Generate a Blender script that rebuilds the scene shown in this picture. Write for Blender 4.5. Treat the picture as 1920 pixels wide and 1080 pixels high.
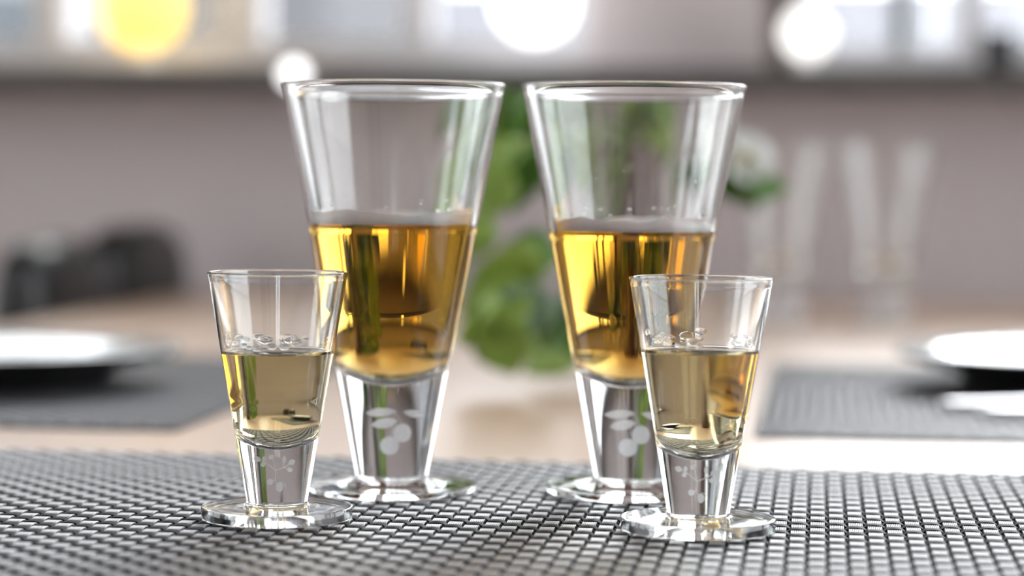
import bpy, bmesh, math, random
from math import sin, cos, pi, radians, sqrt, atan2
from mathutils import Vector, Matrix

for o in list(bpy.data.objects):
    bpy.data.objects.remove(o)
scn = bpy.context.scene
COL = scn.collection

# ------------------------------------------------------------------ camera
# World frame: x across the table, y along it, metres. The camera stands over the head end.
YAW, PITCH, ROLL, FPX = 0.1304, 0.0465, 0.0075, 4407.0
Z0 = 0.75                      # top of the near place mat
CAMZ = Z0 + 0.1217
def W(x, y, z=0.0):            # camera-aligned centimetres -> world metres (z from mat top)
    return Vector(((x*cos(YAW) - y*sin(YAW))/100, (x*sin(YAW) + y*cos(YAW))/100, Z0 + z/100))
fwd = Vector((-sin(YAW)*cos(PITCH), cos(YAW)*cos(PITCH), -sin(PITCH)))
r0 = Vector((cos(YAW), sin(YAW), 0)); u0 = r0.cross(fwd)
rx = r0*cos(ROLL) + u0*sin(ROLL); ux = u0*cos(ROLL) - r0*sin(ROLL)
cam_d = bpy.data.cameras.new('camera'); cam = bpy.data.objects.new('camera', cam_d); COL.objects.link(cam)
mw = Matrix((rx, ux, -fwd)).transposed().to_4x4(); mw.translation = (0, 0, CAMZ)
cam.matrix_world = mw
cam_d.sensor_width = 36.0; cam_d.lens = FPX/1920*36.0
cam_d.clip_start = 0.02; cam_d.clip_end = 200
cam_d.dof.use_dof = True; cam_d.dof.focus_distance = 0.835; cam_d.dof.aperture_fstop = 4.2
scn.camera = cam
CP = Vector((0, 0, CAMZ))
def ray(px, py):
    return fwd + rx*((px-960)/FPX) - ux*((py-540)/FPX)
def at_y(px, py, y):           # point of a pixel's ray on the vertical plane y
    d = ray(px, py); return CP + d*(y/d.y)
def at_d(px, py, dist):        # ... at a distance along the view
    return CP + ray(px, py)*dist
def at_z(px, py, z):           # ... on a horizontal plane
    d = ray(px, py); return CP + d*((z-CAMZ)/d.z)

# ------------------------------------------------------------------ daylight: overcast sky through the room's windows
wd = bpy.data.worlds.new('overcast_sky'); scn.world = wd; wd.use_nodes = True
bg = wd.node_tree.nodes['Background']
bg.inputs[0].default_value = (0.945, 0.945, 1.0, 1); bg.inputs[1].default_value = 3.0
# hazy sun behind thin cloud, low beyond the front windows
sun_d = bpy.data.lights.new('hazy_sun', 'SUN'); sun_d.energy = .82; sun_d.angle = radians(24); sun_d.color = (.97, .96, 1.0)
sun = bpy.data.objects.new('hazy_sun', sun_d); COL.objects.link(sun)
SAZ, SEL = radians(10), radians(23)
sun.rotation_euler = Vector((sin(SAZ)*cos(SEL), cos(SAZ)*cos(SEL), sin(SEL))).to_track_quat('Z', 'Y').to_euler()
vs = scn.view_settings
vs.view_transform = 'Standard'; vs.look = 'None'; vs.gamma = 1.0; vs.exposure = 1.04; vs.use_curve_mapping = False
scn.cycles.max_bounces = 32; scn.cycles.transmission_bounces = 32; scn.cycles.glossy_bounces = 12
scn.cycles.diffuse_bounces = 5; scn.cycles.transparent_max_bounces = 24
scn.cycles.caustics_reflective = True; scn.cycles.caustics_refractive = True

# ------------------------------------------------------------------ materials
def mat(name, color=(.8, .8, .8), rough=.5, metal=0.0, spec=.5, noise=None, coat=0.0, trans=0.0, sub=0.0, bump=None):
    """principled material; noise=(scale, amount, stretch) varies the colour, bump=(scale, strength)"""
    m = bpy.data.materials.new(name); m.use_nodes = True
    nt = m.node_tree; b = nt.nodes['Principled BSDF']
    b.inputs['Base Color'].default_value = (*color, 1); b.inputs['Roughness'].default_value = rough
    b.inputs['Metallic'].default_value = metal; b.inputs['Specular IOR Level'].default_value = spec
    b.inputs['Coat Weight'].default_value = coat; b.inputs['Coat Roughness'].default_value = .08
    if sub:
        b.inputs['Subsurface Weight'].default_value = sub; b.inputs['Subsurface Scale'].default_value = .004
    tc = nt.nodes.new('ShaderNodeTexCoord')
    if noise:
        mp = nt.nodes.new('ShaderNodeMapping'); mp.inputs['Scale'].default_value = noise[2]
        n = nt.nodes.new('ShaderNodeTexNoise'); n.inputs['Scale'].default_value = noise[0]; n.inputs['Detail'].default_value = 4
        mr = nt.nodes.new('ShaderNodeMapRange'); mr.inputs['To Min'].default_value = 1-noise[1]; mr.inputs['To Max'].default_value = 1+noise[1]
        mx = nt.nodes.new('ShaderNodeVectorMath'); mx.operation = 'SCALE'
        mx.inputs[0].default_value = color
        nt.links.new(tc.outputs['Object'], mp.inputs[0]); nt.links.new(mp.outputs[0], n.inputs['Vector'])
        nt.links.new(n.outputs['Fac'], mr.inputs['Value']); nt.links.new(mr.outputs[0], mx.inputs['Scale'])
        nt.links.new(mx.outputs[0], b.inputs['Base Color'])
    if bump:
        n2 = nt.nodes.new('ShaderNodeTexNoise'); n2.inputs['Scale'].default_value = bump[0]; n2.inputs['Detail'].default_value = 3
        bp = nt.nodes.new('ShaderNodeBump'); bp.inputs['Strength'].default_value = bump[1]; bp.inputs['Distance'].default_value = .001
        nt.links.new(tc.outputs['Object'], n2.inputs['Vector']); nt.links.new(n2.outputs['Fac'], bp.inputs['Height'])
        nt.links.new(bp.outputs[0], b.inputs['Normal'])
    if trans:      # thin translucent sheet
        t = nt.nodes.new('ShaderNodeBsdfTranslucent'); t.inputs[0].default_value = (*[min(1, c*1.5) for c in color], 1)
        ms = nt.nodes.new('ShaderNodeMixShader'); ms.inputs[0].default_value = trans
        nt.links.new(b.outputs[0], ms.inputs[1]); nt.links.new(t.outputs[0], ms.inputs[2])
        nt.links.new(ms.outputs[0], nt.nodes['Material Output'].inputs[0])
    return m
def glass_mat(name, ior=1.5, color=(1, 1, 1)):
    m = bpy.data.materials.new(name); m.use_nodes = True; nt = m.node_tree
    nt.nodes.remove(nt.nodes['Principled BSDF'])
    g = nt.nodes.new('ShaderNodeBsdfGlass'); g.inputs['Roughness'].default_value = 0; g.inputs['IOR'].default_value = ior
    g.inputs['Color'].default_value = (*color, 1)
    nt.links.new(g.outputs[0], nt.nodes['Material Output'].inputs[0])
    return m
def liquid_mat(name, absorb, ior=1.34):
    """clear drink: meets glass on its sides (relative IOR) and air on its top face; absorbs light along the path"""
    m = glass_mat(name); nt = m.node_tree; g = [n for n in nt.nodes if n.type == 'BSDF_GLASS'][0]
    a = nt.nodes.new('ShaderNodeAttribute'); a.attribute_name = 'open_surface'
    mr = nt.nodes.new('ShaderNodeMapRange'); mr.inputs['To Min'].default_value = ior/1.5; mr.inputs['To Max'].default_value = ior
    nt.links.new(a.outputs['Fac'], mr.inputs['Value']); nt.links.new(mr.outputs[0], g.inputs['IOR'])
    v = nt.nodes.new('ShaderNodeVolumeAbsorption'); dn = max(absorb)*1.05
    v.inputs['Density'].default_value = dn; v.inputs['Color'].default_value = (*[1-x/dn for x in absorb], 1)
    nt.links.new(v.outputs[0], nt.nodes['Material Output'].inputs['Volume'])
    return m
def pane_mat(name):
    m = bpy.data.materials.new(name); m.use_nodes = True; nt = m.node_tree; nt.nodes.remove(nt.nodes['Principled BSDF'])
    t = nt.nodes.new('ShaderNodeBsdfTransparent'); t.inputs[0].default_value = (.96, .98, .97, 1)
    g = nt.nodes.new('ShaderNodeBsdfGlossy'); g.inputs['Roughness'].default_value = .0
    f = nt.nodes.new('ShaderNodeFresnel'); f.inputs[0].default_value = 1.45
    ms = nt.nodes.new('ShaderNodeMixShader')
    nt.links.new(f.outputs[0], ms.inputs[0]); nt.links.new(t.outputs[0], ms.inputs[1]); nt.links.new(g.outputs[0], ms.inputs[2])
    nt.links.new(ms.outputs[0], nt.nodes['Material Output'].inputs[0])
    return m
def glow_mat(name, color, strength):
    m = mat(name, color, .4); b = m.node_tree.nodes['Principled BSDF']
    b.inputs['Emission Color'].default_value = (*color, 1); b.inputs['Emission Strength'].default_value = strength
    return m
def etch_mat():
    m = bpy.data.materials.new('etched_frost'); m.use_nodes = True; nt = m.node_tree; b = nt.nodes['Principled BSDF']
    b.inputs['Base Color'].default_value = (.9, .9, .92, 1); b.inputs['Roughness'].default_value = .8
    tl = nt.nodes.new('ShaderNodeBsdfTranslucent'); tl.inputs[0].default_value = (.9, .9, .92, 1)
    m1 = nt.nodes.new('ShaderNodeMixShader'); m1.inputs[0].default_value = .5
    tr = nt.nodes.new('ShaderNodeBsdfTransparent')
    m2 = nt.nodes.new('ShaderNodeMixShader')
    tc = nt.nodes.new('ShaderNodeTexCoord'); n = nt.nodes.new('ShaderNodeTexNoise'); n.inputs['Scale'].default_value = 600
    mr = nt.nodes.new('ShaderNodeMapRange'); mr.inputs['To Min'].default_value = .02; mr.inputs['To Max'].default_value = .24
    nt.links.new(tc.outputs['Object'], n.inputs['Vector']); nt.links.new(n.outputs['Fac'], mr.inputs['Value']); nt.links.new(mr.outputs[0], m2.inputs[0])
    nt.links.new(b.outputs[0], m1.inputs[1]); nt.links.new(tl.outputs[0], m1.inputs[2])
    nt.links.new(m1.outputs[0], m2.inputs[1]); nt.links.new(tr.outputs[0], m2.inputs[2])
    nt.links.new(m2.outputs[0], nt.nodes['Material Output'].inputs[0])
    return m

M = dict(
    wall=mat('mauve_grey_paint', (.56, .50, .505), .7, noise=(3, .03, (1, 1, 1))),
    white_wall=mat('white_wall_paint', (.78, .76, .75), .8, noise=(3, .02, (1, 1, 1))),
    ceiling=mat('white_ceiling_paint', (.85, .85, .85), .9, noise=(3, .02, (1, 1, 1))),
    floor=mat('oak_floor', (.42, .30, .20), .45, noise=(6, .2, (8, .6, 1))),
    sill=mat('dark_stone_sill', (.075, .068, .066), .45, noise=(40, .2, (1, 1, 1))),
    frame=mat('white_window_frame', (.74, .72, .74), .4, noise=(5, .02, (1, 1, 1))),
    grey_frame=mat('grey_green_frame', (.22, .26, .25), .45, noise=(5, .04, (1, 1, 1))),
    brown=mat('dark_brown_wood', (.07, .045, .032), .45, noise=(9, .2, (10, 10, 1))),
    pane=pane_mat('window_glass'),
    oak=mat('light_oak_table', (.60, .43, .315), .34, noise=(5, .10, (14, .8, 14)), bump=(60, .03)),
    glass=glass_mat('clear_glass', 1.5, (.99, .995, .995)),
    beer=liquid_mat('amber_beer', (9.5, 23.0, 66.0)),
    wine=liquid_mat('pale_straw_spirit', (.5, 6.0, 25.0)),
    water=glass_mat('droplet_water', 1.33),
    foam=mat('white_foam', (.97, .95, .95), .65, sub=.4, bump=(2500, .5)),
    etch=etch_mat(),
    warp=mat('silver_grey_vinyl_cord', (.19, .187, .208), .30, spec=.8, noise=(300, .12, (1, 1, 1))),
    weft=mat('black_vinyl_strip', (.009, .009, .011), .6, spec=.12, noise=(300, .2, (1, 1, 1))),
    plate_in=mat('pale_grey_green_glaze', (.50, .52, .51), .15, coat=.5, noise=(20, .05, (1, 1, 1))),
    plate_out=mat('black_stoneware', (.012, .012, .013), .5, noise=(60, .3, (1, 1, 1))),
    steel=mat('polished_steel', (.82, .82, .84), .24, metal=1, noise=(50, .03, (1, 1, 1))),
    leather=mat('black_leather', (.006, .006, .007), .32, spec=.35, noise=(80, .3, (1, 1, 1)), bump=(300, .15)),
    vase=mat('reddish_brown_ceramic', (.06, .028, .024), .45, noise=(30, .25, (1, 1, 1))),
    stem=mat('green_stem', (.12, .22, .04), .55, noise=(60, .2, (1, 1, 1))),
    leaf_dark=mat('dark_green_leaf', (.065, .155, .014), .42, noise=(60, .25, (1, 1, 1)), trans=.3),
    leaf_light=mat('light_green_leaf', (.23, .33, .06), .45, noise=(60, .2, (1, 1, 1)), trans=.35),
    leaf_blue=mat('blue_green_leaf', (.20, .30, .20), .5, noise=(60, .2, (1, 1, 1)), trans=.3),
    petal=mat('white_petal', (.92, .93, .92), .5, noise=(80, .04, (1, 1, 1)), trans=.2),
    spadix=mat('pale_yellow_spadix', (.75, .68, .35), .6, noise=(300, .2, (1, 1, 1))),
    yellow_glow=glow_mat('glowing_yellow_glass', (1.0, .66, .14), .75),
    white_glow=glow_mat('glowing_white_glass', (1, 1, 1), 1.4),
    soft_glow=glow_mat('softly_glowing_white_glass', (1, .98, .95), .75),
    white_cer=mat('white_ceramic', (.82, .81, .80), .25, noise=(30, .02, (1, 1, 1))),
    black=mat('black_ceramic', (.01, .01, .011), .35, noise=(30, .3, (1, 1, 1))),
    rope=mat('natural_cord', (.45, .38, .28), .8, noise=(90, .2, (1, 1, 1))),
    render=mat('pale_grey_render', (.09, .09, .098), .9, noise=(.8, .08, (1, 1, 1))),
    house_white=mat('white_house_boards', (.35, .35, .36), .8, noise=(.8, .04, (1, 1, 1))),
    house_glass=mat('dark_house_window_glass', (.05, .06, .07), .5, noise=(2, .2, (1, 1, 1))),
    roof=mat('dark_roof_tiles', (.08, .07, .07), .7, noise=(3, .2, (1, 1, 1))),
    fence=mat('pale_painted_boards', (.19, .19, .21), .8, noise=(2, .1, (6, 1, 1))),
    gap_shade=mat('black_gap_shade', (.006, .006, .007), .8, noise=(90, .2, (1, 1, 1))),
    ground=mat('pale_gravel', (.45, .44, .42), .9, noise=(30, .25, (1, 1, 1))),
)

# ------------------------------------------------------------------ mesh helpers
def link(name, verts, faces, m, parent=None, smooth=True, loc=None, rot=None):
    me = bpy.data.meshes.new(name); me.from_pydata([tuple(v) for v in verts], [], faces)
    me.materials.append(m)
    if smooth: me.polygons.foreach_set('use_smooth', [True]*len(me.polygons))
    me.update()
    return place(name, me, parent, loc, rot)
def place(name, me, parent=None, loc=None, rot=None):
    o = bpy.data.objects.new(name, me); COL.objects.link(o)
    if parent: o.parent = parent
    if loc is not None: o.location = loc
    if rot is not None: o.rotation_euler = rot
    return o
def tag(o, label=None, cat=None, group=None, kind=None):
    if label: o['label'] = label
    if cat: o['category'] = cat
    if group: o['group'] = group
    if kind: o['kind'] = kind
    return o
def empty(name, loc=(0, 0, 0), rz=0.0):
    o = bpy.data.objects.new(name, None); COL.objects.link(o); o.location = loc; o.rotation_euler = (0, 0, rz)
    o.empty_display_size = .02
    return o
def lathe(profile, seg=96, c=(0, 0)):
    """profile of (r, z): up the outside gives outward normals"""
    V, F, rings = [], [], []
    for r, z in profile:
        if r < 1e-7:
            rings.append([len(V)]); V.append((c[0], c[1], z))
        else:
            rings.append(list(range(len(V), len(V)+seg)))
            for j in range(seg):
                a = 2*pi*j/seg; V.append((c[0]+r*cos(a), c[1]+r*sin(a), z))
    for A, B in zip(rings, rings[1:]):
        for j in range(seg):
            k = (j+1) % seg
            if len(A) == 1 and len(B) == 1: continue
            if len(A) == 1: F.append((A[0], B[k], B[j]))
            elif len(B) == 1: F.append((A[j], A[k], B[0]))
            else: F.append((A[j], A[k], B[k], B[j]))
    return V, F
def boxes(bl):
    V, F = [], []
    for (x0, x1, y0, y1, z0, z1) in bl:
        n = len(V)
        V += [(x0, y0, z0), (x1, y0, z0), (x1, y1, z0), (x0, y1, z0), (x0, y0, z1), (x1, y0, z1), (x1, y1, z1), (x0, y1, z1)]
        F += [tuple(n+i for i in f) for f in ((0, 3, 2, 1), (4, 5, 6, 7), (0, 1, 5, 4), (1, 2, 6, 5), (2, 3, 7, 6), (3, 0, 4, 7))]
    return V, F
def box(name, b, m, parent=None, bevel=0.0):
    V, F = boxes([b]); o = link(name, V, F, m, parent, smooth=False)
    if bevel:
        md = o.modifiers.new('bevel', 'BEVEL'); md.width = bevel; md.segments = 3
        o.data.polygons.foreach_set('use_smooth', [True]*len(o.data.polygons))
    return o
def tube(pts, rad, seg=10, caps=True):
    """swept tube through points; rad number or list"""
    pts = [Vector(p) for p in pts]; n = len(pts)
    rads = rad if isinstance(rad, (list, tuple)) else [rad]*n
    V, F = [], []; up = Vector((.31, .17, .93))
    for i, p in enumerate(pts):
        t = (pts[min(i+1, n-1)] - pts[max(i-1, 0)]).normalized()
        a = t.cross(up)
        if a.length < 1e-4: a = t.cross(Vector((1, 0, 0)))
        a.normalize(); b = t.cross(a)
        for j in range(seg):
            w = 2*pi*j/seg; V.append(p + a*cos(w)*rads[i] + b*sin(w)*rads[i])
    for i in range(n-1):
        for j in range(seg):
            k = (j+1) % seg; F.append((i*seg+j, (i+1)*seg+j, (i+1)*seg+k, i*seg+k))
    if caps:
        F.append(tuple(range(seg))); F.append(tuple(reversed(range((n-1)*seg, n*seg))))
    return V, F
def bez(p0, p1, p2, n=12):
    p0, p1, p2 = Vector(p0), Vector(p1), Vector(p2)
    return [p0*(1-t)**2 + p1*2*t*(1-t) + p2*t*t for t in [i/(n-1) for i in range(n)]]

# ------------------------------------------------------------------ the room
XL, XR, YB, YF, HC = -3.1, 1.05, -2.4, 2.58, 2.5     # inner faces
SILL0, SILL1 = .966, .990
WIN_TOP = 2.15
TH = .20
pL1 = at_y(1110, 60, YF).x; pR0 = at_y(1442, 60, YF).x      # the pier between the two front windows
def wall_with_openings(name, axis, plane, out, a0, a1, ops, m):
    """wall in boxes around openings (a0,a1,z0,z1); axis 'x' runs along x at y=plane"""
    bl = []; cur = a0
    lo, hi = (plane, plane+out) if out > 0 else (plane+out, plane)
    def add(p, q, z0, z1):
        if q-p < 1e-4 or z1-z0 < 1e-4: return
        bl.append((p, q, lo, hi, z0, z1) if axis == 'x' else (lo, hi, p, q, z0, z1))
    for (p, q, z0, z1) in sorted(ops):
        add(cur, p, 0, HC); add(p, q, 0, z0); add(p, q, z1, HC); cur = q
    add(cur, a1, 0, HC)
    V, F = boxes(bl); o = link(name, V, F, m, smooth=False); tag(o, kind='structure'); return o
V, F = boxes([(XL-TH, XR+TH, YB-TH, YF+TH, -.1, 0)]); tag(link('floor', V, F, M['floor'], smooth=False), kind='structure')
V, F = boxes([(XL-TH, XR+TH, YB-TH, YF+TH, HC, HC+.1)]); tag(link('ceiling', V, F, M['ceiling'], smooth=False), kind='structure')
FW = [(-2.7, pL1, SILL0, WIN_TOP), (pR0, .95, SILL0, WIN_TOP)]
wall_with_openings('wall_front', 'x', YF, TH, XL, XR, FW, M['wall'])
BW = [(.25, .85, .5, 2.25)]
wall_with_openings('wall_back', 'x', YB, -TH, XL, XR, BW, M['white_wall'])
LW = [(-.9, -.1, .5, 2.25), (.3, 2.2, .4, 2.25)]
wall_with_openings('wall_left', 'y', XL, -TH, YB, YF, LW, M['white_wall'])
RW = [(-1.9, -.4, .5, 2.25), (.25, 2.35, .5, 2.25)]
wall_with_openings('wall_right', 'y', XR, TH, YB, YF, RW, M['white_wall'])

def window(n, axis, plane, op, mull, m, fw=.045, rail=.04, posts_m=None):
    a0, a1, z0, z1 = op
    root = empty('window_%d' % n); tag(root, kind='structure')
    d0, d1 = plane-.03, plane+.03
    def bx(name, p, q, za, zb, mm, e=0.0):
        b = (p, q, d0+e, d1-e, za, zb) if axis == 'x' else (d0+e, d1-e, p, q, za, zb)
        return box(name, b, mm, root)
    bx('window_frame', a0, a0+fw, z0, z1, m); bx('window_frame', a1-fw, a1, z0, z1, m)
    bx('bottom_rail', a0+fw, a1-fw, z0, z0+rail, m); bx('top_rail', a0+fw, a1-fw, z1-fw, z1, m)
    edges = [a0+fw]
    for (c, w, mm) in mull:
        bx('mullion', c-w/2, c+w/2, z0+rail, z1-fw, mm); edges += [c-w/2, c+w/2]
    edges.append(a1-fw)
    for p, q in zip(edges[::2], edges[1::2]):
        bx('pane', p, q, z0+rail, z1-fw, M['pane'], .028)
    return root
# left front window: white mullions where the photograph shows pale uprights
YW = YF+.06
def mx(px): return at_y(px, 60, YW).x
window(1, 'x', YW, (FW[0][0], FW[0][1], SILL1, WIN_TOP),
       [(-2.0, .06, M['frame']), (mx(105), .035, M['frame']), (mx(462), .045, M['frame']), (mx(790), .03, M['frame'])], M['frame'], .02, .036)
window(2, 'x', YW, (FW[1][0]+.022, FW[1][1], SILL1, WIN_TOP),
       [(mx(1690), .018, M['grey_frame']), (mx(1815), .022, M['frame'])], M['frame'], .02, .026)
box_p = box('trim_1', (pR0, pR0+.022, YF-.005, YF+.10, SILL1, WIN_TOP), M['brown'])
tag(box_p, kind='structure')
k = 3
for axis, plane, ops in (('x', YB-.1, BW), ('y', XL-.1, LW), ('y', XR+.1, RW)):
    for op in ops:
        window(k, axis, plane, op, [((op[0]+op[1])/2, .07, M['frame'])], M['frame'], .06, .06); k += 1
o = box('trim_2', (XL, XR, YF-.12, YF, SILL0, SILL1), M['sill'], bevel=.003); tag(o, kind='structure')
V, F = boxes([(FW[0][0], FW[0][1], YF, YF+TH, SILL0, SILL1), (FW[1][0], FW[1][1], YF, YF+TH, SILL0, SILL1)])
tag(link('trim_3', V, F, M['sill'], smooth=False), kind='structure')
for nm, b in (('left', (XL, XL+.015, YB, YF, 0, .08)), ('right', (XR-.015, XR, YB, YF, 0, .08)), ('front', (XL+.015, XR-.015, YF-.015, YF, 0, .08)), ('back', (XL+.015, XR-.015, YB, YB+.015, 0, .08))):
    tag(box('baseboard_'+nm, b, M['frame']), kind='structure')

# ------------------------------------------------------------------ outside: ground and the house across
V, F = boxes([(-60, 60, YF+TH+.01, 80, -.5, -.35), (-60, 60, -60, YB-TH-.01, -.5, -.35), (-60, XL-TH-.01, YB-TH, YF+TH, -.5, -.35), (XR+TH+.01, 60, YB-TH, YF+TH, -.5, -.35)])
tag(link('ground', V, F, M['ground'], smooth=False), kind='structure')
HY = 12.0
hx1 = at_y(840, 30, HY+4).x
house = empty('house', ((hx1-6), HY, -.35)); tag(house, 'pale grey rendered house seen through the long window', 'house')
box('wall', (-12, 6, 0, 4, 0, 5.2), M['render'], house)
box('roof', (-12.3, 6.1, -.3, 4.1, 5.2, 5.5), M['roof'], house)
for i in range(8):
    for zz in (1.0, 3.4):
        x0 = -11+i*2.1
        f = box('window', (x0, x0+1.1, -.04, .0, zz, zz+1.3), M['house_white'], house)
        box('pane', (x0+.08, x0+1.02, -.05, -.04, zz+.08, zz+1.22), M['house_glass'], f)

fx0 = at_y(820, 30, HY).x
fence = empty('sky_dimming_fence', (fx0, HY, -.35)); tag(fence, 'low board fence added outside to dim the sky seen beside the grey house', 'fence')  # added to dim the low view outside, sky stays open above it
nb = 40
bme = None
for i in range(nb):
    b = box('board', (0, .235, 0, .03, .05, 2.22), M['fence'], fence) if bme is None else place('board', bme, fence)
    bme = b.data; b.location = (i*.24, 0, 0)
for zz in (.5, 1.8): box('rail', (0, nb*.24, .03, .08, zz, zz+.09), M['fence'], fence)
for i in range(6): box('post', (i*1.9, i*1.9+.09, .08, .17, 0, 2.2), M['fence'], fence)

# ------------------------------------------------------------------ the dining table
TT = Z0-.0027                     # table top under the mats
TX0, TX1, TY0, TY1 = -.67, .335, .50, 2.50
tbl = empty('dining_table', ((TX0+TX1)/2, (TY0+TY1)/2, 0)); tag(tbl, 'long light oak dining table laid with woven mats', 'table')
cx, cy = (TX0+TX1)/2, (TY0+TY1)/2
box('tabletop', (TX0-cx, TX1-cx, TY0-cy, TY1-cy, TT-.032, TT), M['oak'], tbl, .003)
hx, hy = (TX1-TX0)/2-.09, (TY1-TY0)/2-.52
for sx in (-1, 1):
    for sy in (-1, 1):
        box('leg', (sx*hx-.035, sx*hx+.035, sy*hy-.035, sy*hy+.035, 0, TT-.032), M['oak'], tbl, .004)
    box('apron', (sx*hx-.011, sx*hx+.011, -hy+.036, hy-.036, TT-.11, TT-.032), M['oak'], tbl)
for sy in (-1, 1):
    box('apron', (-hx+.036, hx-.036, sy*hy-.011, sy*hy+.011, TT-.11, TT-.032), M['oak'], tbl)

# ------------------------------------------------------------------ woven place mats: every strip its own part
PC, PR = .0067, .0073            # column and row pitch
def strip_mesh(name, n, pitch, width, amp, phase, ribs, m, thick=.0007, sub=6, end=.5):
    """ribbon along +y over n cells of length pitch, weaving over and under"""
    prof = []
    if ribs:
        for i in range(ribs*4+1):
            u = i/(ribs*4)*2-1; prof.append((u*width/2, thick*.5 + .00032*abs(sin(i*pi/4))**.7))
    else:
        for i in range(7):
            u = i/6*2-1; prof.append((u*width/2, thick*.5*(1-.55*u*u)))
    prof = prof + [(width/2, -thick*.5), (-width/2, -thick*.5)]
    V, F = [], []; k = len(prof); N = n*sub
    for i in range(N+1):
        t = i/sub; s = cos(pi*(t-.5)+phase*pi)
        z = amp*math.copysign(abs(s)**.42, s)
        for (x, zz) in prof: V.append((x, t*pitch, z+zz))
    for i in range(N):
        for j in range(k):
            q = (j+1) % k; F.append((i*k+j, i*k+q, (i+1)*k+q, (i+1)*k+j))
    F.append(tuple(reversed(range(k)))); F.append(tuple(range(N*k, N*k+k)))
    me = bpy.data.meshes.new(name); me.from_pydata(V, [], F); me.materials.append(m)
    me.polygons.foreach_set('use_smooth', [True]*len(me.polygons)); me.update()
    me.validate()
    return me
def place_mat(x0, y0, nc, nr, ribs, sub, label, ztop=Z0):
    root = empty('place_mat', (x0, y0, ztop-.00125)); tag(root, label, 'place mat', 'woven place mats on the table')
    wm = [strip_mesh('warp_strip', nr, PR, .0052, .00050, p, ribs, M['warp'], sub=sub) for p in (0, 1)]
    fm = [strip_mesh('weft_strip', nc, PC, .0058, .00085, p, 0, M['weft'], sub=sub) for p in (0, 1)]
    box('gap_shade', (.001, nc*PC-.001, .001, nr*PR-.001, -.00135, -.0012), M['gap_shade'], root)  # dark sheet added under the weave, puts shade into its gaps
    for c in range(nc): place('warp_strip', wm[c % 2], root, ((c+.5)*PC, 0, 0))
    for r in range(nr): place('weft_strip', fm[(r+1) % 2], root, (0, (r+.5)*PR, 0), (0, 0, -pi/2))
    return root
far_y = W(.1, 101.4).y
place_mat(-.385, far_y-48*PR, 73, 48, 8, 8, 'dark woven place mat under the four filled glasses')
lm = W(-16.3, 113.8); rm = W(11.8, 112.9)
place_mat(lm.x-46*PC, lm.y, 46, 62, 0, 4, 'dark woven place mat under the plate beside the black leather chair')
place_mat(rm.x, rm.y, 46, 62, 0, 4, 'dark woven place mat under the plate with steel cutlery')

# ------------------------------------------------------------------ drinking glasses
def lerp(a, b, t): return a+(b-a)*t
def glass_shape(H, rr, rb, rs, zs, tb, wall, zin, zj, dome):
    """profiles in cm: H height, rr rim, rb foot radius, rs stem radius at zs, tb foot edge thickness,
    wall at the rim, zin bottom of the hollow, zj height where the hollow meets the straight wall"""
    ro = lambda z: rs+(rr-rs)*(z-zs)/(H-zs)
    wt = lambda z: lerp(wall*1.35, wall, (z-zs)/(H-zs))
    def ri(z):
        if z >= zj: return ro(z)-wt(z)
        t = max(0.0, (z-zin)/(zj-zin)); R = ro(zj)-wt(zj)
        return R*sqrt(max(0.0, 1-(1-t)**2))*(1) * lerp(.985, 1, t)
    return ro, ri
def cm(p): return [(r/100, z/100) for r, z in p]
def inner_profile(ri, zin, z1, zj, n1=36, n2=20):
    p = [(0, zin)]
    for i in range(1, n1+1):
        a = (pi/2)*i/n1; z = zin+(zj-zin)*(1-cos(a))
        if z > z1: break
        p.append((ri(z), z))
    for i in range(1, n2+1): p.append((ri(lerp(zj, z1, i/n2)), lerp(zj, z1, i/n2)))
    return p
def build_glass(name, loc, rz, P, level, label, cat, group):
    """level None = empty glass; otherwise the drink closes the hollow below that height"""
    root = empty(name, loc, rz); tag(root, label, cat, group)
    ro, ri = glass_shape(**P); H, zin, zj, zs, rb, tb, rs, wall = P['H'], P['zin'], P['zj'], P['zs'], P['rb'], P['tb'], P['rs'], P['wall']
    # bowl: outside up, rounded rim, inside down
    zb = zin-.05
    p = [(ro(lerp(zb, H-.12, i/24)), lerp(zb, H-.12, i/24)) for i in range(25)]
    rm_, hw = ro(H)-wall/2, wall/2
    for i in range(0, 13):
        a = pi*i/12; p.append((rm_+hw*cos(a), H-hw+hw*sin(a)))
    z1 = level if level else zj
    if level:
        p += [(ri(lerp(H-.12, level, i/24)), lerp(H-.12, level, i/24)) for i in range(25)]
    else:
        p += list(reversed(inner_profile(ri, zin, H-.12, zj)))
    V, F = lathe(cm(p)); link('bowl', V, F, M['glass'], root)
    # stem: solid outside only, runs into bowl and foot without a seam
    p = [(ro(lerp(zs, zb, i/10)), lerp(zs, zb, i/10)) for i in range(11)]
    V, F = lathe(cm(p)); link('stem', V, F, M['glass'], root)
    # foot: shallow hollow beneath, rounded edge, domed top up to the stem with a small fillet
    dz = P['dome']
    p = [(0, .10), (rb*.5, .07), (rb*.80, .015), (rb*.90, 0), (rb-.05, .0)]
    for i in range(1, 6):
        a = -pi/2+(pi/2)*i/5; p.append((rb-.05+.05*cos(a), .05+.05*sin(a)))
    for i in range(1, 6):
        a = (pi/2)*i/5; p.append((rb-.045+.045*cos(a), tb-.045+.045*sin(a)))
    for i in range(1, 11):
        t = i/10; r = lerp(rb-.045, rs+.10, t); p.append((r, tb+dz*t*t))
    for i in range(1, 7):
        a = (pi/2)*i/6; p.append((rs+.10-.10*sin(a), tb+dz+(zs-tb-dz)*(1-cos(a))))
    V, F = lathe(cm(p)); link('foot', V, F, M['glass'], root)
    return root, ro, ri
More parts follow.
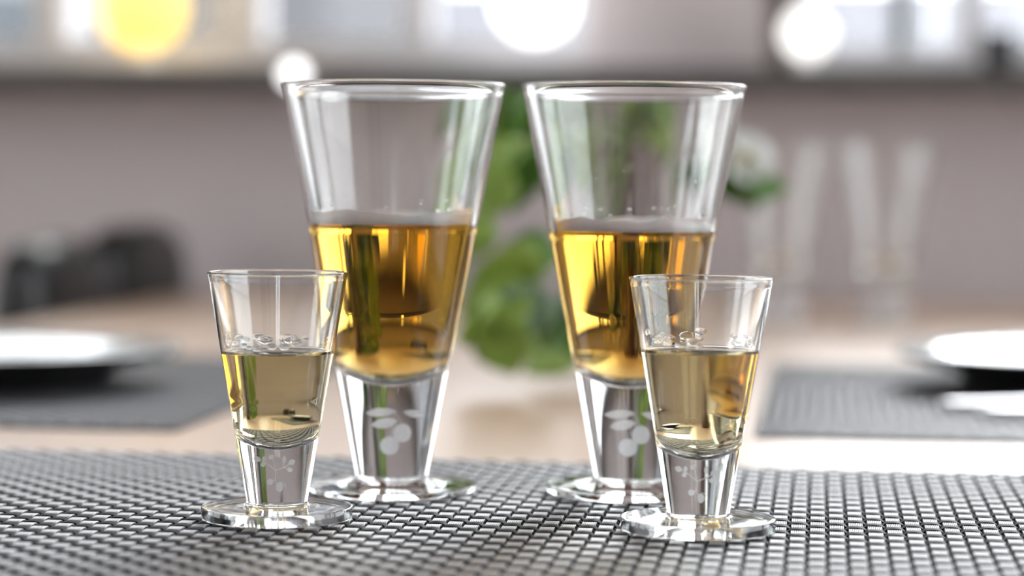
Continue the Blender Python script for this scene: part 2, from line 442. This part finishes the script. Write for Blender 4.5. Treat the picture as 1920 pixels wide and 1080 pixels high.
def build_drink(name, loc, P, level, m, label, cat, group, foam=False, seed=1):
    root = empty(name, (loc[0], loc[1], loc[2]+P['zin']/100)); tag(root, label, cat, group)
    ro, ri = glass_shape(**P); zo = P['zin']
    p = inner_profile(ri, P['zin'], level, P['zj'])
    n_side = len(p)-1
    R = ri(level)
    men = .0 if foam else .10
    top = []
    for i in range(1, 9):
        t = i/8; top.append((R-.16*t, level-men*(1-(1-t)**2)))
    top += [(R*.8*(1-i/6), level-men) for i in range(0, 7)]
    prof = [(r, z-zo) for r, z in p+top]
    V, F = lathe(cm(prof)); o = link('liquid', V, F, m, root)
    at = o.data.attributes.new('open_surface', 'FLOAT', 'FACE')
    zs_ = [V[f[0]][2] for f in F]
    # faces come ring by ring: the first n_side rings are the walls
    at.data.foreach_set('value', [0.0 if i < n_side*96 else 1.0 for i in range(len(F))])
    if foam:
        rnd = random.Random(seed); seg = 96
        ph = [rnd.uniform(0, 6.28) for _ in range(5)]
        def hgt(a):      # collar height round the wall
            return .42+.05*sin(2*a+ph[0])+.05*sin(5*a+ph[1])+.03*sin(11*a+ph[2])+.02*sin(23*a+ph[3])+ (.22*math.exp(-((a-5.15)/.10)**2) if seed == 2 else .10*math.exp(-((a-4.6)/.5)**2))
        V, F = [], []
        rings = [(1, 0), (1, .5), (1, 1), (.975, 1), (.94, .72), (.88, .5), (.7, .42), (.4, .4), (.1, .4)]
        for (f, g) in rings:
            for j in range(seg):
                a = 2*pi*j/seg; z = hgt(a)*g
                rr_ = (ri(level+z)-.012)*f; z += (.015*sin(9*a+f*40)+.012*sin(17*a-f*70))*(g > 0 and f < .95)
                V.append((rr_*cos(a)/100, rr_*sin(a)/100, (level-zo+z+.004)/100))
        for i in range(len(rings)-1):
            for j in range(seg):
                q = (j+1) % seg; F.append((i*seg+j, i*seg+q, (i+1)*seg+q, (i+1)*seg+j))
        F.append(tuple((len(rings)-1)*seg+j for j in range(seg))); F.append(tuple(reversed(range(seg))))
        link('foam', V, F, M['foam'], root)
    return root
def on_cone(ro, u, z, lift=.003):      # u = arc offset in cm on the side facing -y
    r = ro(z)+lift; a = -pi/2+u/r
    return (r*cos(a)/100, r*sin(a)/100, z/100)
def etch_blob(name, root, ro, u, z, a, b, ang=0.0, kind='ellipse'):
    V = [on_cone(ro, u, z)]; n = 24; F = []
    for k_ in (.5, 1):
        for j in range(n):
            w = 2*pi*j/n; x, y = a*cos(w)*k_, b*sin(w)*k_
            if kind == 'leaf': y *= (abs(sin(w))**.6)
            V.append(on_cone(ro, u+x*cos(ang)-y*sin(ang), z+x*sin(ang)+y*cos(ang)))
    for j in range(n):
        q = (j+1) % n; F.append((0, 1+j, 1+q)); F.append((1+j, 1+n+j, 1+n+q, 1+q))
    return link(name, V, F, M['etch'], root)
def etch_line(name, root, ro, pts, w=.022):
    V, F = [], []
    for i, (u, z) in enumerate(pts):
        p, q = pts[max(i-1, 0)], pts[min(i+1, len(pts)-1)]
        dx, dz = q[0]-p[0], q[1]-p[1]; l = math.hypot(dx, dz); nx, nz = -dz/l*w/2, dx/l*w/2
        V += [on_cone(ro, u+nx, z+nz), on_cone(ro, u-nx, z-nz)]
    for i in range(len(pts)-1): F.append((2*i, 2*i+1, 2*i+3, 2*i+2))
    return link(name, V, F, M['etch'], root)
_drop = {}
def droplets(root, ri, spots):
    """water drops clinging to the inner wall: (angle, height cm, radius cm, stretch)"""
    if 'me' not in _drop:
        V, F = lathe([(sin(a)*1.0, cos(a)*-1.0) for a in [pi*i/10 for i in range(11)]], 14)
        V = [(x, y, z) for x, y, z in V]
        me = bpy.data.meshes.new('droplet'); me.from_pydata(V, [], F); me.materials.append(M['water'])
        me.polygons.foreach_set('use_smooth', [True]*len(me.polygons)); me.update(); _drop['me'] = me
    for (a, z, r, st) in spots:
        rad = ri(z)-r*.14-.012
        o = place('droplet', _drop['me'], root, (rad*cos(a)/100, rad*sin(a)/100, z/100), (0, 0, a))
        o.scale = (r*.14/100, r*1.7/100, r*st*.8/100)
BIG = dict(H=15.82, rr=4.34, rb=3.29, rs=1.43, zs=.62, tb=.26, wall=.17, zin=4.25, zj=7.0, dome=.20)
SML = dict(H=8.81, rr=2.50, rb=2.70, rs=1.10, zs=.62, tb=.44, wall=.13, zin=2.55, zj=4.35, dome=.06)
def face_cam(loc): return atan2(loc[1], loc[0])-pi/2

def etch_big(root, ro):
    etch_blob('etched_berry', root, ro, .40, 2.42, .37, .37); etch_blob('etched_berry', root, ro, -.10, 1.92, .37, .36)
    etch_blob('etched_leaf', root, ro, -.45, 3.22, .62, .17, .08, 'leaf'); etch_blob('etched_leaf', root, ro, -.30, 2.80, .52, .20, .18, 'leaf')
    etch_blob('etched_leaf', root, ro, .85, 3.15, .45, .14, -.25, 'leaf')
    etch_line('etched_twig', root, ro, [(.1, 3.25), (.25, 3.0), (.38, 2.78)]); etch_line('etched_twig', root, ro, [(.1, 3.25), (.05, 2.8), (-.08, 2.3)])
def etch_small(root, ro):
    k_ = 1/436.0
    def uv(u, v): return ((u-640)*k_, 2.42-(v-190)*k_*1.02)
    def ln(*pts): etch_line('etched_twig', root, ro, [uv(*p) for p in pts], .03)
    def lf(u, v, a, b, ang): c = uv(u, v); etch_blob('etched_leaf', root, ro, c[0], c[1], a*k_, b*k_, ang, 'leaf')
    ln((575, 230), (590, 320), (620, 430), (620, 500), (612, 570), (632, 650))
    ln((620, 440), (560, 385), (500, 340), (455, 315), (390, 290)); ln((620, 430), (680, 410), (735, 388), (790, 400))
    ln((735, 388), (738, 330), (748, 290)); ln((735, 388), (800, 355), (850, 335)); ln((612, 570), (575, 590))
    lf(320, 265, 72, 46, -.15); lf(437, 258, 48, 34, 1.4); lf(420, 345, 46, 36, .5); lf(550, 225, 48, 36, .6)
    lf(748, 265, 62, 30, 1.5); lf(872, 310, 58, 46, .3); lf(838, 425, 48, 38, -.3)
    for u, v, a, b in ((532, 608, 50, 48), (676, 690, 54, 74)):
        c = uv(u, v); etch_blob('etched_berry', root, ro, c[0], c[1], a*k_, b*k_)
    etch_line('etched_twig', root, ro, [uv(690+85*cos(t), 690-78*sin(t)) for t in [1.7-i*.25 for i in range(8)]], .02)

rnd = random.Random(5)
def ring_drops(n, z0, z1, r0, r1, a0=-2.9, a1=-.25):
    return [(rnd.uniform(a0, a1), rnd.uniform(z0, z1), rnd.uniform(r0, r1), rnd.uniform(.9, 1.5)) for _ in range(n)]
defs = [
    ('beer', W(-4.634, 91.32), 10.40, 1,
     'tall filled beer glass whose etched stem stands fully in view', 'amber beer with a smooth thin foam collar'),
    ('beer', W(4.661, 91.25), 10.20, 2,
     'tall filled beer glass with its etched stem half hidden by a shot glass', 'amber beer whose foam collar rises to a small peak'),
]
for _, loc, lev, seed, lab, dlab in defs:
    g, ro, ri = build_glass('beer_glass', loc, face_cam(loc), BIG, lev, lab, 'glass', 'tall beer glasses on the near mat')
    etch_big(g, ro)
    droplets(g, ri, ring_drops(16, lev+.55, lev+1.0, .03, .075) + ring_drops(8, lev+1.0, lev+2.6, .015, .03))
    build_drink('beer', loc, BIG, lev, M['beer'], dlab, 'beer', 'beers in the tall glasses', True, seed)
sdefs = [
    (W(-8.344, 83.58), 6.02, 'shot glass of pale drink whose rim overlaps only the side of a beer glass', 'pale straw drink in the shot glass overlapping the clear side of a beer glass'),
    (W(6.556, 81.53), 6.32, 'shot glass standing right in front of a beer glass stem', 'pale straw drink in the shot glass that hides a beer glass stem'),
]
for i, (loc, lev, lab, dlab) in enumerate(sdefs):
    g, ro, ri = build_glass('shot_glass', loc, face_cam(loc), SML, lev, lab, 'glass', 'shot glasses on the near mat')
    etch_small(g, ro)
    droplets(g, ri, ring_drops(10, lev+.14, lev+.42, .07, .14, -3.0, -.15) + ring_drops(16, lev+.15, lev+.5, .08, .18, .2, 2.9))
    build_drink('spirit', loc, SML, lev, M['wine'], dlab, 'drink', 'pale drinks in the shot glasses')
# empty tall glasses far down the table
for px, d, lab in ((1462, 205, 'empty tall beer glass on bare oak behind the long pointed leaf'), (1658, 206, 'empty tall beer glass on bare oak clear of the pointed leaf')):
    x = (px-960)/FPX*d
    loc = W(x, d); loc.z = TT
    g, ro, ri = build_glass('beer_glass', loc, face_cam(loc), BIG, None, lab, 'glass', 'empty beer glasses far down the table')
    etch_big(g, ro)

# ------------------------------------------------------------------ plates and cutlery
def plate(loc, label):
    root = empty('dinner_plate', loc); tag(root, label, 'plate', 'dinner plates on the far mats')
    R, h = .115, .0215
    p = [(0, h-.0125), (.060, h-.0120), (.078, h-.0095), (.095, h-.0035), (R-.002, h), (R, h-.001)]
    V, F = lathe(list(reversed(p))); link('dish', V, F, M['plate_in'], root)
    q = [(0, .003), (.066, .003), (.066, 0), (.074, 0), (.075, .006), (.090, .0105), (R-.004, h-.005), (R, h-.001)]
    V, F = lathe(q); link('underside', V, F, M['plate_out'], root)
lp = W(-31.0, 138); rp = W(34.6, 141)
for v in (lp, rp): v.z = Z0+.0003
plate(lp, 'pale grey plate on the mat beside the black leather chair')
plate(rp, 'pale plate shining white beside steel cutlery')
def cutlery(name, loc, rz, label, cat, fork):
    root = empty(name, loc, rz); tag(root, label, cat)
    n = 20; k_ = 12; V, F = [], []
    for i in range(n+1):
        t = i/n; x = .13*t; w = lerp(.0095, .0045, t)*(1 if t > .06 else .75); z = .0026+.0060*sin(pi*t*.5)**2
        for j in range(k_):
            a = 2*pi*j/k_; V.append((x, w*cos(a), z+.0022*sin(a)))
    for i in range(n):
        for j in range(k_):
            q = (j+1) % k_; F.append((i*k_+j, i*k_+q, (i+1)*k_+q, (i+1)*k_+j))
    F += [tuple(reversed(range(k_))), tuple(range(n*k_, n*k_+k_))]
    link('handle', V, F, M['steel'], root)
    if fork:
        V, F = boxes([(.128, .155, -.012, .012, .0075, .0095)]); link('fork_head', V, F, M['steel'], root, smooth=False)
        for k_ in range(4):
            y = -.0105+k_*.007; V, F = boxes([(.155, .20, y-.0016, y+.0016, .0060, .0090)]); link('tine', V, F, M['steel'], root, smooth=False)
    else:
        V = []; F = []
        for i in range(13):
            t = i/12; x = .128+.10*t; w = .010*(1-t**4)+.001
            V += [(x, -.006, .0075), (x, -.006+2*w*.8, .0065), (x, -.006, .0095)]
        for i in range(12):
            for j in range(3):
                q = (j+1) % 3; F.append((i*3+j, (i+1)*3+j, (i+1)*3+q, i*3+q))
        F += [(0, 1, 2), (38, 37, 36)]
        link('blade', V, F, M['steel'], root, smooth=False)
    return root
fk = W(23.0, 126.0); fk.z = Z0; kn = W(24.5, 122.5); kn.z = Z0
cutlery('fork', fk, YAW*0-.02, 'polished steel fork lying along the edge of a plate', 'fork', True)
cutlery('knife', kn, -.10, 'polished steel knife lying outside the fork', 'knife', False)

# ------------------------------------------------------------------ black leather chair on the left of the table
def grid_surface(fn, nu, nv, closed_u=False):
    V = [fn(i/(nu if closed_u else nu-1), j/(nv-1)) for j in range(nv) for i in range(nu)]
    F = []
    for j in range(nv-1):
        for i in range(nu if closed_u else nu-1):
            k_ = (i+1) % nu; F.append((j*nu+i, j*nu+k_, (j+1)*nu+k_, (j+1)*nu+i))
    return V, F
ch = empty('leather_chair', (-.682, 2.285, 0)); tag(ch, 'black leather chair with padded backrest standing at the table edge', 'chair')
box('seat', (-.05, .36, -.22, .22, .40, .49), M['leather'], ch, .03)
def pad(y0, y1, top, name):
    """upholstered lobe of the backrest with rounded top and ends"""
    def fn(u, v):
        a = 2*pi*u; t = v*2-1
        e = sqrt(max(0, 1-abs(t)**3.2)); yy = lerp(y0, y1, v)
        zc, hz, hx_ = (top+.50)/2, (top-.50)/2, .036
        cs, sn = cos(a), sin(a)
        x = hx_*math.copysign(abs(cs)**.7, cs)*(.35+.65*e); z = zc+hz*math.copysign(abs(sn)**.6, sn)*(.80+.20*e)
        return (x-.032, yy, z)
    V, F = grid_surface(fn, 28, 20, True)
    n = len(V); F.append(tuple(reversed(range(28)))); F.append(tuple(range(n-28, n)))
    link(name, V, F, M['leather'], ch)
pad(-.27, -.055, .815, 'backrest_pad'); pad(-.03, .258, .822, 'backrest_pad'); pad(-.075, -.01, .775, 'backrest_pad')
for sx in (-.03, .31):
    for sy in (-.18, .18):
        V, F = tube([(sx, sy, .41), (sx*1.08, sy*1.05, 0)], [.018, .012]); link('leg', V, F, M['black'], ch)

# ------------------------------------------------------------------ vase of foliage at the middle of the table
VD = 150
vp = W((1185-960)/FPX*VD, VD); vp.z = TT
va = empty('vase', vp); tag(va, 'slim reddish-brown ceramic vase holding green foliage', 'vase')
vh = .142
outer = [(0, 0), (.024, 0), (.027, .004), (.031, .03), (.030, .06), (.026, .095), (.022, .118), (.0215, .13), (.023, vh)]
inner = [(.0205, vh), (.0190, .128), (.0195, .118), (.023, .095), (.026, .06), (.026, .01), (0, .008)]
V, F = lathe(outer+inner, 48); link('body', V, F, M['vase'], va)
V, F = lathe([(.0205, vh-.003), (.0235, vh-.003), (.0245, vh), (.0225, vh+.002), (.0205, vh)], 48); link('lip', V, F, M['vase'], va)
mouth = Vector((vp.x, vp.y, vp.z+vh))
def leaf_mesh(L, Wd, bend, fold=.25, n=10):
    V, F = [], []
    for i in range(n+1):
        t = i/n; w = Wd/2*(sin(pi*t**.8)**.85 if 0 < t < 1 else 0.0)+1e-5
        x = L*t; z = -bend*L*t*t
        for u in (-1, -.5, 0, .5, 1):
            V.append((x, u*w, z+fold*abs(u)*w+.0004))
        for u in (1, .5, 0, -.5, -1):
            V.append((x, u*w, z+fold*abs(u)*w-.0004))
    for i in range(n):
        for j in range(10):
            q = (j+1) % 10; F.append((i*10+j, i*10+q, (i+1)*10+q, (i+1)*10+j))
    F += [tuple(reversed(range(10))), tuple(range(n*10, n*10+10))]
    return V, F
_leafs = {}
def leaf(parent, base, tip, wd, m, roll=0.0, bend=.15, name='leaf', origin=None):
    """leaf from base to tip (world points) under a parent standing at origin"""
    d = Vector(tip)-Vector(base); L = d.length
    key = (m.name, round(wd/L, 1), bend)
    if key not in _leafs:
        V, F = leaf_mesh(1.0, round(wd/L, 1) or .1, bend)
        me = bpy.data.meshes.new(name); me.from_pydata([tuple(v) for v in V], [], F); me.materials.append(m)
        me.polygons.foreach_set('use_smooth', [True]*len(me.polygons)); me.update(); _leafs[key] = me
    o = place(name, _leafs[key], parent)
    X = d.normalized(); Zt = Vector((0, 0, 1)); Y = Zt.cross(X)
    if Y.length < .05: Y = Vector((1, 0, 0))
    Y.normalize(); Zx = X.cross(Y)
    R = Matrix((X, Y, Zx)).transposed().to_4x4() @ Matrix.Rotation(roll, 4, 'X')
    mt = Matrix.Translation(Vector(base)-Vector(origin)) @ R @ Matrix.Diagonal((L, L, L, 1))
    o.matrix_local = mt
    return o
LD, LL, LB = M['leaf_dark'], M['leaf_light'], M['leaf_blue']
rl = random.Random(11)
def branch(label, path, leaves, name='leafy_branch', group=None):
    """path: list of (px,py,dist cm) after the mouth; leaves: (px0,py0,d0,px1,py1,d1,width cm,mat)"""
    root = empty(name, mouth); tag(root, label, 'branch', group)
    pts = [mouth-Vector((0, 0, .10)), mouth] + [at_d(a, b, c/100) for a, b, c in path]
    sm = []
    for i in range(len(pts)-1):
        for t in (0, .25, .5, .75):
            p0 = pts[max(i-1, 0)]; p1 = pts[i]; p2 = pts[i+1]; p3 = pts[min(i+2, len(pts)-1)]
            sm.append(.5*((2*p1)+(p2-p0)*t+(2*p0-5*p1+4*p2-p3)*t*t+(3*p1-p0-3*p2+p3)*t**3))
    sm.append(pts[-1])
    V, F = tube([p-mouth for p in sm], [lerp(.0022, .001, i/(len(sm)-1)) for i in range(len(sm))], 8); link('stem', V, F, M['stem'], root)
    for (a, b, c, d, e, f, w, m) in leaves:
        B_, T_ = at_d(a, b, c/100), at_d(d, e, f/100); leaf(root, B_-(T_-B_)*.12, T_+(T_-B_)*.15, w*1.45/100, m, rl.choice((-1, 1))*rl.uniform(.5, 1.2), .12, origin=mouth)
    return root
branch('leafy branch with dark green leaves arching over the vase between the beer glasses', [(1120, 230, 149), (1020, 190, 147), (930, 190, 146)],
       [(1080, 210, 148, 1070, 380, 148, 2.2, LD), (1020, 190, 147, 945, 270, 146, 2.6, LD), (990, 190, 147, 900, 220, 146, 2.4, LD), (940, 190, 146, 850, 250, 145, 2.2, LD),
        (1060, 200, 148, 1000, 250, 147, 2.2, LD), (1130, 230, 149, 1090, 330, 148, 2.0, LD), (935, 195, 146, 930, 300, 145, 2.0, LL)])
branch('leafy branch with yellow-green leaves drooping from the vase', [(1110, 260, 147), (1010, 270, 143), (930, 330, 141), (900, 420, 140)],
       [(990, 280, 143, 905, 350, 142, 2.4, LL), (940, 320, 141, 880, 400, 140, 2.6, LL), (1010, 275, 143, 960, 380, 142, 2.0, LD), (905, 400, 140, 860, 480, 139, 2.2, LL), (1060, 265, 145, 1040, 370, 145, 1.8, LL)])
branch('long trailing branch with broad light green leaves reaching down to the tabletop', [(1120, 330, 145), (1060, 460, 140), (990, 540, 137), (930, 620, 136)],
       [(1010, 520, 138, 900, 500, 137, 3.2, LL), (980, 550, 137, 880, 580, 136, 3.4, LL), (950, 590, 137, 890, 660, 136, 3.0, LL), (990, 540, 137, 985, 630, 137, 2.6, LB), (935, 615, 136, 960, 690, 135, 2.4, LL), (1040, 480, 139, 960, 460, 138, 2.0, LD), (945, 600, 137, 860, 620, 135, 2.6, LL)])
branch('short branch with dark leaves hanging down the side of the vase', [(1140, 380, 145), (1090, 520, 141), (1070, 660, 140)],
       [(1090, 520, 141, 1050, 620, 140, 2.2, LD), (1075, 590, 140, 1050, 690, 139, 2.2, LD), (1080, 560, 141, 1020, 640, 139, 2.0, LD), (1070, 640, 140, 1000, 690, 138, 2.2, LL), (1100, 480, 142, 1140, 560, 141, 2.0, LD)])
branch('upright branch with fresh green leaves rising above the vase', [(1200, 250, 150), (1215, 180, 150)],
       [(1200, 250, 150, 1170, 180, 150, 2.0, LL), (1205, 220, 150, 1270, 290, 149, 2.4, LL), (1210, 190, 150, 1230, 270, 149, 2.4, LD), (1212, 190, 150, 1290, 230, 150, 2.2, LD), (1200, 240, 150, 1140, 270, 149, 1.8, LD)])
branch('branch with one long pointed leaf stretching out towards the empty glasses', [(1260, 290, 150), (1330, 330, 151)],
       [(1330, 345, 151, 1468, 345, 152, 2.3, LD), (1320, 340, 151, 1420, 378, 150, 2.3, LD), (1280, 300, 150, 1310, 400, 149, 2.0, LD)])
# white flower beside the pointed leaf
fl = empty('white_flower', mouth); tag(fl, 'white flower with broad petals above the long pointed leaf', 'flower')
fc = at_d(1396, 298, 1.51)
pts = bez(mouth-Vector((0, 0, .08)), mouth+Vector((.02, 0, .03)), fc, 14)
V, F = tube([p-mouth for p in pts], .0013, 8); link('stem', V, F, M['stem'], fl)
for (dx, dz, w) in ((34, -34, 2.4), (48, 6, 2.4), (30, 30, 2.2), (-8, 34, 2.0), (-14, -30, 2.0)):
    leaf(fl, fc, at_d(1392+dx*1.25, 300+dz*1.25, 1.50), w*1.35/100, M['petal'], -1.0, .12, 'petal', origin=mouth)
V, F = lathe([(0, -.004), (.004, -.003), (.005, 0), (.004, .004), (0, .005)], 16); link('flower_centre', V, F, M['spadix'], fl, loc=fc-mouth-Vector((0, .004, 0)))

# ------------------------------------------------------------------ things on the window sill
def on_sill(px, y): v = at_y(px, 120, y); v.z = SILL1; return v
p = on_sill(265, YF-.07)
lamp = empty('sill_globe', p); tag(lamp, 'small lamp with a glowing yellow globe on the window sill', 'lamp')
V, F = lathe([(0, 0), (.026, 0), (.027, .004), (.012, .010), (.011, .022), (0, .022)], 40); link('base', V, F, M['white_cer'], lamp)
V, F = lathe([(.047*sin(a), .066-.047*cos(a)) for a in [pi*i/20 for i in range(21)]], 40); link('globe', V, F, M['yellow_glow'], lamp)
p = at_y(551, 140, YF-.134); gl = empty('highlight_globe', p); tag(gl, 'tiny glowing white globe added at the sill edge as a bright highlight', 'lamp')  # added glowing globe, stands in for a blurred white highlight
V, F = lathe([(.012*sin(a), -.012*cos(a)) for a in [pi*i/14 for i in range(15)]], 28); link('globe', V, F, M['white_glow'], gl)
V, F = lathe([(0, -.0), (.006, 0), (.006, .006), (0, .006)], 20); o = link('globe_mount', V, F, M['white_cer'], gl, loc=(0, .0145, 0), rot=(pi/2, 0, 0))
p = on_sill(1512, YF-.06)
rv = empty('sill_globe', p); tag(rv, 'white round vase form with an added glow beside the dark window post', 'lamp')  # white round vase, emission added so it outshines the window behind
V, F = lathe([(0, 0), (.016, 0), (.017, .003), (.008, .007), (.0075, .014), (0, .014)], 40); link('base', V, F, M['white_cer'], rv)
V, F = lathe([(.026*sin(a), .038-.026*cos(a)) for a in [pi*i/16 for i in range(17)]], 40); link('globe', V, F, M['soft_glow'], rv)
p = on_sill(1872, YF-.08)
bp = empty('black_cup', p); tag(bp, 'small black cup on the dark window sill', 'cup')
V, F = lathe([(0, 0), (.015, 0), (.0165, .003), (.019, .036), (.0185, .037), (.0172, .036), (.015, .006), (0, .005)], 36); link('body', V, F, M['black'], bp)
V, F = tube([(.0175, 0, .029), (.026, 0, .029), (.029, 0, .020), (.026, 0, .011), (.0165, 0, .009)], .0024, 8); link('handle', V, F, M['black'], bp)

p = at_y(1003, 2, YF-.07)
pl = empty('bright_patch_globe', p); tag(pl, 'round glowing globe added as a bright patch in the long window beside the grey pier', 'lamp')  # made-up globe whose glow supplies the round bright patch in the window
V, F = lathe([(.042*sin(a), -.042*cos(a)) for a in [pi*i/20 for i in range(20)]], 40); link('globe', V, F, M['white_glow'], pl)
V, F = lathe([(0, .040), (.012, .040), (.012, .060), (.004, .066), (0, .066)], 24); link('cap', V, F, M['white_cer'], pl)
V, F = tube([(0, 0, .066), (0, 0, 1.0), (0, 0, HC-p.z)], .002, 8); link('cord', V, F, M['white_cer'], pl)
# hanging plant in the long window
hp = at_y(606, -110, YF-.05)
hr = empty('hanging_plant', hp); tag(hr, 'trailing green plant hanging in front of the long window', 'plant')
V, F = lathe([(0, .06), (.05, .06), (.06, .07), (.072, .17), (.068, .17), (.056, .08), (0, .075)], 36); link('pot', V, F, M['white_cer'], hr)
for a in (.5, 2.6, 4.7):
    V, F = tube([(.07*cos(a), .07*sin(a), .168), (0, 0, .5), (0, 0, HC-hp.z)], .0015, 6); link('cord', V, F, M['rope'], hr)
for i, (dx, dz) in enumerate(((0, -.0), (.018, .014), (-.02, .02), (-.045, .035), (.05, .03))):
    a = -pi/2+rl.uniform(-.5, .5)
    st = bez((dx*.6, -.05, .168), (dx, -.085, .18), (dx, -.08, dz), 10)
    V, F = tube(st, .0012, 6); v = link('vine', V, F, M['stem'], hr)
    for j in range(4):
        q = st[3+j*2]; side = -1 if j % 2 else 1
        w0 = Vector(q); leaf(hr, w0+hp, w0+hp+Vector((side*.022, -.012, -.018)), .018, LD if j % 2 else LL, .3, .12, origin=hp)
